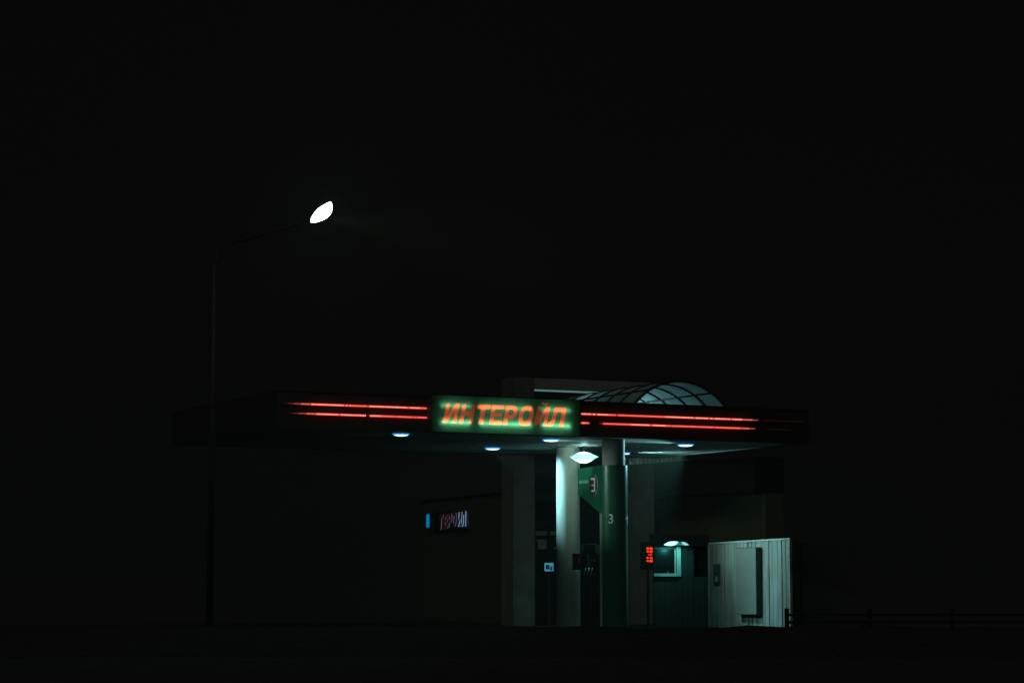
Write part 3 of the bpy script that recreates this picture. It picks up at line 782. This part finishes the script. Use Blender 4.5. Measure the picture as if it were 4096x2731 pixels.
# ------------------------------------------------------------ street lamp
c = P(1284, 849, 53)
e1 = Vector((.70,0,.72)).normalized(); e2 = Vector((.72,-.25,-.66)).normalized(); e2 = (e2-e1*e2.dot(e1)).normalized(); e3 = e1.cross(e2)
base = Vector((c.x-2.6, 53.6, 0))
sl = thing('street_lamp', base, 'tall street lamp with a glaring white bowl alone in the night sky', 'street lamp')
mid = c + Vector((0,0,0))
def lampmesh(a, bl_, bu, dp, lo=0, hi=2*math.pi, sc_=1.0, nt_=26, nr=28):
    m = MB(); k = len(m.v)
    for i in range(nt_+1):
        t_ = -1+2*i/nt_
        r_ = max(.004, (1-abs(t_)**1.9)**.72)
        sk = .10*t_
        for j in range(nr+1):
            th = lo+(hi-lo)*j/nr
            s_, c_ = math.sin(th), math.cos(th)
            y = (bl_ if s_ > 0 else bu)*s_*r_*(1 + (.28*t_ if s_ > 0 else -.45*t_))
            m.v.append(mid + e1*(a*t_) + e2*(y*sc_) + e3*(dp*c_*r_*sc_))
    for i in range(nt_):
        for j in range(nr):
            q = k+i*(nr+1)+j; m.f.append([q,q+1,q+nr+2,q+nr+1]); m.m.append(0)
    return m
lampmesh(.335,.20,.10,.13).build('lamp_bowl', emit('street_lamp_glass',(.80,.95,1),18), sl, True)
hp = mid - e2*.22
lampmesh(.36,.05,.16,.17, math.pi*1.05, math.pi*1.95, 1.15).build('lamp_housing', M_dark, sl, True)
aend = mid - e1*.34 - e2*.06
arm = [base+Vector((0,0,9.0)), base+Vector((.3,-.05,9.55)), base+Vector((1.2,-.3,9.75)), aend]
pts = []
for i in range(31):
    t_ = i/30*3; j = min(int(t_),2); f_ = t_-j; pts.append(arm[j].lerp(arm[j+1], f_))
MB().tube(pts, .026, 10).build('arm', mat('arm_steel',(.06,.06,.06),.6), sl, True)
MB().tube([base, base+Vector((0,0,9.05))], [.09,.05], 14).build('pole', mat('galvanised_pole',(.05,.05,.05),.6,.0,.1,4), sl, True)
part_lamp('street_lamp_glow', 'SPOT', mid+e2*.24+e1*.02, 800, (.80,1,.72), None, .1, 50, .9, mid+Vector((5,-.5,-.9)))

# ------------------------------------------------------------ thin haze added to lift the blacks and halo the lamps
hz = MB().hexa([(-60,-5,-1),(60,-5,-1),(60,110,-1),(-60,110,-1)], [(-60,-5,16),(60,-5,16),(60,110,16),(-60,110,16)]).build('haze', M_black)
tag(hz, kind='stuff')
hm = bpy.data.materials.new('added_haze'); hm.use_nodes = True; nt = hm.node_tree; nt.nodes.clear()
vo_ = nt.nodes.new('ShaderNodeVolumePrincipled'); ou = nt.nodes.new('ShaderNodeOutputMaterial')
vo_.inputs['Color'].default_value = (.85,1,.9,1); vo_.inputs['Density'].default_value = HAZE; vo_.inputs['Anisotropy'].default_value = .6
nt.links.new(vo_.outputs[0], ou.inputs['Volume']); hz.data.materials[0] = hm

# ------------------------------------------------------------ camera, sky, faint fill light added to lift dark surfaces
cam = bpy.data.cameras.new('camera'); co = bpy.data.objects.new('camera', cam); col.objects.link(co)
co.location = (0,0,EYE); co.rotation_euler = (math.pi/2+PITCH, 0, 0)
cam.sensor_width = 36; cam.lens = F/4096*36; cam.clip_end = 5000; sc.camera = co
w = bpy.data.worlds.new('World'); sc.world = w; w.use_nodes = True
nt = w.node_tree; bg = nt.nodes['Background']
bg.inputs[0].default_value = (.95,1.0,.96,1); bg.inputs[1].default_value = .0019
sun = bpy.data.lights.new('ambient_fill', 'SUN'); sun.energy = .12; sun.angle = R(20); sun.color = (.95,1,.86)
so = bpy.data.objects.new('ambient_fill', sun); col.objects.link(so)
so.rotation_euler = Vector((.18,.5,-.86)).to_track_quat('-Z','Y').to_euler()
sc.view_settings.view_transform = 'Standard'; sc.view_settings.look = 'None'
sc.view_settings.exposure = 0; sc.view_settings.gamma = 1
for o in bpy.data.objects:
    if '_org' in o: del o['_org']
